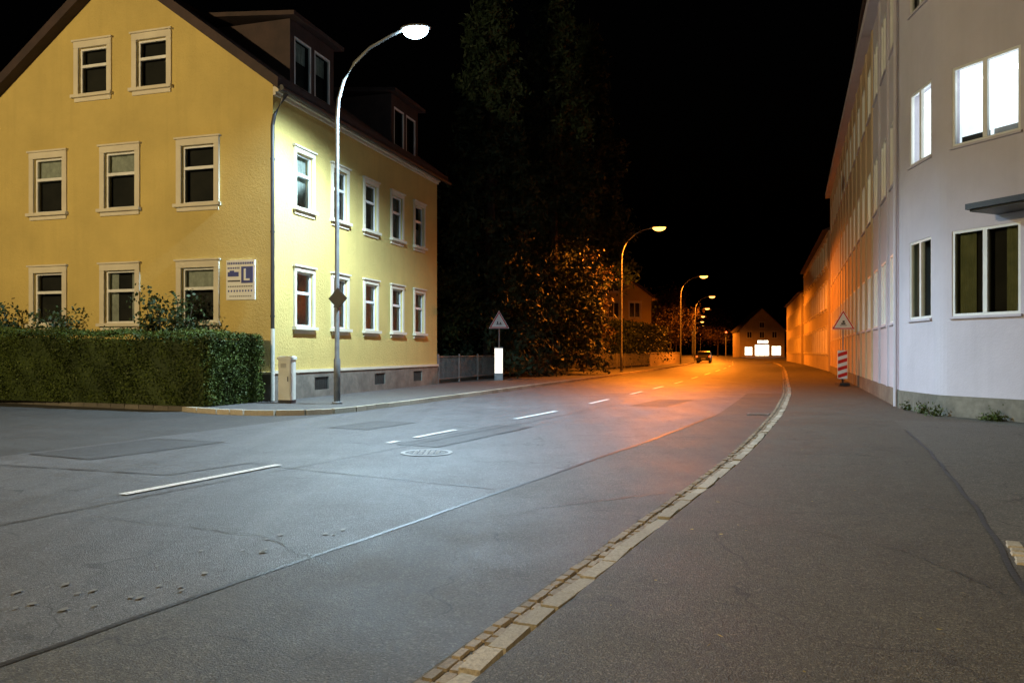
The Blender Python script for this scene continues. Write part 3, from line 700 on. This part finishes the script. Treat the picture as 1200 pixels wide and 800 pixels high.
# ---------------------------------------------------------------- street lamps
def lamp(x,y,arm,color,power,strength,H_=9.33,spot=155,bowl_r=.33,blend=.55,glow=None,kind='SPOT'):
    e=empty('street_lamp',(x,y,.1)); a=Vector((arm[0],arm[1],0)); L_=a.length; a.normalize(); mb=MB()
    prof=[(0,.1),(0,1.2),(0,1.25),(0,7.2),(.04,7.7),(.18,8.15),(.45,8.58),(.85,8.93),(1.35,9.18),(L_-.25,9.36)]
    pts=[(x+a.x*d,y+a.y*d,z+(H_-9.33)) if z>2 else (x+a.x*d,y+a.y*d,z) for d,z in prof]
    mb.tube(pts,[.085,.085,.062,.05,.045,.042,.04,.037,.034,.032],12)
    mb.tube([(x,y,.1),(x,y,.16)],.13,12)
    mb.build('pole',[M_pole],e,smooth=True)
    hx,hy=x+a.x*L_,y+a.y*L_; M=Matrix(((a.x,-a.y,0,hx),(a.y,a.x,0,hy),(0,0,1,H_),(0,0,0,1)))
    def ell(mb,rx,ry,rz,up,mi=0,z=0):
        n=16;m=6;vs=[];fs=[]
        for i in range(m+1):
            t=math.pi/2*i/m
            for k in range(n):
                p=2*math.pi*k/n; vs.append((rx*math.cos(t)*math.cos(p),ry*math.cos(t)*math.sin(p),z+up*rz*math.sin(t)))
        for i in range(m):
            for k in range(n): fs.append((i*n+k,i*n+(k+1)%n,(i+1)*n+(k+1)%n,(i+1)*n+k))
        fs.append(tuple(range(n))); mb.add(vs,fs,mi,M)
    hb=MB(); ell(hb,bowl_r+.06,.19,.09,1,0,.012); hb.build('housing',[M_galv],e,smooth=True)
    bb=MB(); ell(bb,bowl_r,.17,.24,-1); em=emis('lamp_glow',glow or color,strength); bb.build('bowl',[em],e,smooth=True)
    ld=bpy.data.lights.new('lamp_light',kind); ld.energy=power; ld.color=color; ld.shadow_soft_size=.14
    if kind=='SPOT': ld.spot_size=math.radians(spot); ld.spot_blend=blend
    lo=bpy.data.objects.new('lamp_light',ld); S.collection.objects.link(lo); lo.parent=e; lo.matrix_parent_inverse=Matrix.Translation(-Vector(e.location)); lo.location=(hx,hy,H_-.40)
    return e
cool=(.58,.82,1.0); sod=(1.,.23,.012); warm=(1.,.76,.40)
lamp(-4.37,19.4,(2.0,-.3),cool,11000,55,spot=152)
for i,(x,y) in enumerate(((7.05,50),(17.8,82),(26.4,112),(33.5,143),(40.6,175),(48.0,206),(56,237),(65,268))):
    lamp(x,y,(2.35,-.4),sod,(14500 if i<5 else 11000),7,spot=174,bowl_r=.42,blend=.3,glow=(1.,.36,.06))
lamp(-19.5,3.0,(1.9,.6),warm,10500,30,kind='POINT')
lamp(5.5,-9.0,(-1.9,.5),(1.,.74,.40),3600,30,spot=165)
ps=empty('priority_sign',(-4.37,19.33,2.75)); M=Matrix.Translation((-4.30,19.34,2.72))@Matrix.Rotation(-.35,4,'Z')@Matrix.Rotation(math.radians(45),4,'Y')
mb=MB(); mb.box(-.19,.19,-.075,-.06,-.19,.19,0,M); mb.box(-.17,.17,-.082,-.076,-.17,.17,1,M)
mb.tube([(-4.37,19.4,2.85),(-4.37,19.4,2.9)],.085,10); mb.tube([(-4.37,19.4,2.5),(-4.37,19.4,2.55)],.085,10)
mb.build('panel',[M_dark,M_black],ps)

# ---------------------------------------------------------------- road works signs
def warnsign(name,x,y,rot,topz=3.25,s=.95,sym=0):
    e=empty(name,(x,y,.1)); mb=MB(); M=Matrix.Translation((x,y,0))@Matrix.Rotation(rot,4,'Z')
    mb.tube([(x,y,.1),(x,y,topz)],.03,8,0)
    h=s*.866; z0=topz-h
    def tri(sz,y0,mi,y1):
        hh=sz*.866; c=z0+h/3; vs=[(-sz/2,y0,c-hh/3),(sz/2,y0,c-hh/3),(0,y0,c+hh*2/3)]; vs+=[(a,y1,b) for a,_,b in vs]
        mb.add(vs,[(0,1,2),(5,4,3),(0,3,4,1),(1,4,5,2),(2,5,3,0)],mi,M)
    tri(s,-.045,1,-.035); tri(s*.93,-.048,2,-.0455); tri(s*.76,-.051,1,-.0485)
    c=z0+h/3
    if sym==0:
        mb.box(-.13,.13,-.055,-.0515,c-.10,c-.07,3,M); mb.box(-.09,-.04,-.055,-.0515,c-.065,c+.05,3,M); mb.box(.04,.09,-.055,-.0515,c-.065,c+.01,3,M)
    else:
        mb.box(-.12,.12,-.055,-.0515,c-.11,c-.085,3,M); mb.box(-.08,.08,-.055,-.0515,c-.06,c-.0,3,M); mb.box(-.03,.05,-.055,-.0515,c+.01,c+.09,3,M)
    mb.build('sign',[M_galv,M_sign,M_redp,M_black],e); return e
def beacon(name,x,y,rot,z0=.35,h=1.1,w=.36):
    e=empty(name,(x,y,.1)); mb=MB(); M=Matrix.Translation((x,y,0))@Matrix.Rotation(rot,4,'Z')
    mb.box(-.2,.2,-.35,.35,.1,.2,2,M,.03); mb.box(-.03,.03,-.03,.03,.2,z0,2,M)
    mb.box(-w/2,w/2,-.02,.02,z0,z0+h,0,M)
    n=4
    for i in range(n):
        zb=z0+.02+i*h/n; dz=.11
        zt=zb+h/n*.5
        mb.quad([(-w/2+.01,-.023,zb),(w/2-.01,-.023,min(zb+dz,z0+h)),(w/2-.01,-.023,min(zt+dz,z0+h-.005)),(-w/2+.01,-.023,zt)],1,M)
    mb.build('board',[M_sign,M_redp,M_dark],e)
warnsign('warning_sign',-.6,36,.0,3.3,.95,0)
warnsign('warning_sign',13.0,30.5,-.15,3.05,.9,1)
beacon('striped_barrier_board',12.85,30.2,-.15)
st=empty('illuminated_bollard_sign',(-.62,35.6,.1)); mb=MB(); mb.box(-.80,-.42,35.5,35.7,.1,.42,1); mb.box(-.79,-.43,35.51,35.69,.42,1.55,0); mb.box(-.81,-.41,35.49,35.71,1.552,1.60,1)
mb.build('body',[emis('stele_light',(1.,.93,.72),1.8,3),M_galv],st)

def car(x,y,ang,paint,lights=True):
    e=empty('parked_car',(x,y,0)); M=Matrix.Translation((x,y,0))@Matrix.Rotation(ang,4,'Z'); mb=MB()
    prof=[(-2.1,.35),(-2.15,.75),(-2.05,.98),(-1.7,1.02),(-1.35,1.38),(-.9,1.46),(.2,1.44),(.65,1.2),(.95,.98),(1.9,.85),(2.12,.62),(2.1,.32)]
    n=len(prof); rows=[]
    for xx,ins in ((-.86,.10),(-.8,.0),(.8,.0),(.86,.10)):
        r=[]
        for (py,pz) in prof:
            k=.16 if pz>1.05 else 0
            r.append((xx*(1-k),py,pz if abs(xx)<.85 else min(pz,pz-.04)))
        rows.append(r)
    vs=sum(rows,[]); fs=[]
    for i in range(3):
        for k in range(n): fs.append((i*n+k,i*n+(k+1)%n,(i+1)*n+(k+1)%n,(i+1)*n+k))
    fs+=[tuple(range(n))[::-1],tuple(range(3*n,4*n))]
    mb.add(vs,fs,0,M)
    mb.quad([(-.62,-1.71,1.06),(.62,-1.71,1.06),(.58,-1.38,1.36),(-.58,-1.38,1.36)],1,M@Matrix.Translation((0,-.02,.01)))
    for s in (-1,1):
        mb.quad([(s*.73,-1.5,1.05),(s*.73,.8,1.05),(s*.725,.25,1.38),(s*.725,-1.2,1.38)],1,M@Matrix.Translation((s*.02,0,0)))
        mb.box(s*.76-.1,s*.76+.1,-2.17,-2.1,.72,.9,3,M)
        for yy in (-1.35,1.3):
            c=M@Vector((s*.72,yy,.31)); d=(M.to_3x3()@Vector((1,0,0)))
            mb.tube([c-d*.12,c+d*.12],.31,16,2); mb.tube([c-d*.13,c+d*.13],.18,10,4)
    mb.box(-.26,.26,-2.18,-2.15,.5,.62,4,M)
    mb.build('body',[paint,M_glass,M_black,emis('tail_lamp',(1,.03,.01),2.5),M_galv],e)
M_car=surf('car_paint',(.03,.035,.05),(.035,.04,.055),1,.25,metal=.4)
car(27.4,110,-.27,M_car); car(30.6,124,-.25,M_car); car(24.0,97,-.29,M_car)
tl=empty('traffic_light',(41.3,150,.1)); mb=MB(); mb.tube([(41.3,150,.1),(41.3,150,5.3)],.07,8,0); mb.box(41.1,41.5,149.8,150.05,4.3,5.4,1)
mb.tube([(41.3,149.74,5.15),(41.3,149.8,5.15)],.15,12,2); mb.tube([(41.3,149.76,4.82),(41.3,149.8,4.82)],.13,12,1); mb.tube([(41.3,149.76,4.5),(41.3,149.8,4.5)],.13,12,1)
mb.build('signal',[M_galv,M_black,emis('red_signal',(1,.04,.02),8)],tl)

# ---------------------------------------------------------------- world, moon, camera
w=bpy.data.worlds.new('World'); S.world=w; w.use_nodes=True; nt=w.node_tree; bg=nt.nodes['Background']
sk=nt.nodes.new('ShaderNodeTexSky'); sk.sky_type='NISHITA'; sk.sun_disc=False; sk.sun_elevation=math.radians(-4); sk.sun_rotation=math.radians(200)
nt.links.new(sk.outputs[0],bg.inputs[0]); bg.inputs[1].default_value=.02
sd=bpy.data.lights.new('moon','SUN'); sd.energy=.004; sd.angle=math.radians(.5); sd.color=(.8,.85,1)
so=bpy.data.objects.new('moon',sd); so.rotation_euler=(math.radians(50),0,math.radians(30)); S.collection.objects.link(so)
cd=bpy.data.cameras.new('camera'); cd.lens=27.3; cd.sensor_width=36; cd.shift_y=.010; cd.clip_end=1500; cd.clip_start=.05
co=bpy.data.objects.new('camera',cd); co.location=(0,0,1.4); co.rotation_euler=(math.radians(90),0,0); S.collection.objects.link(co); S.camera=co
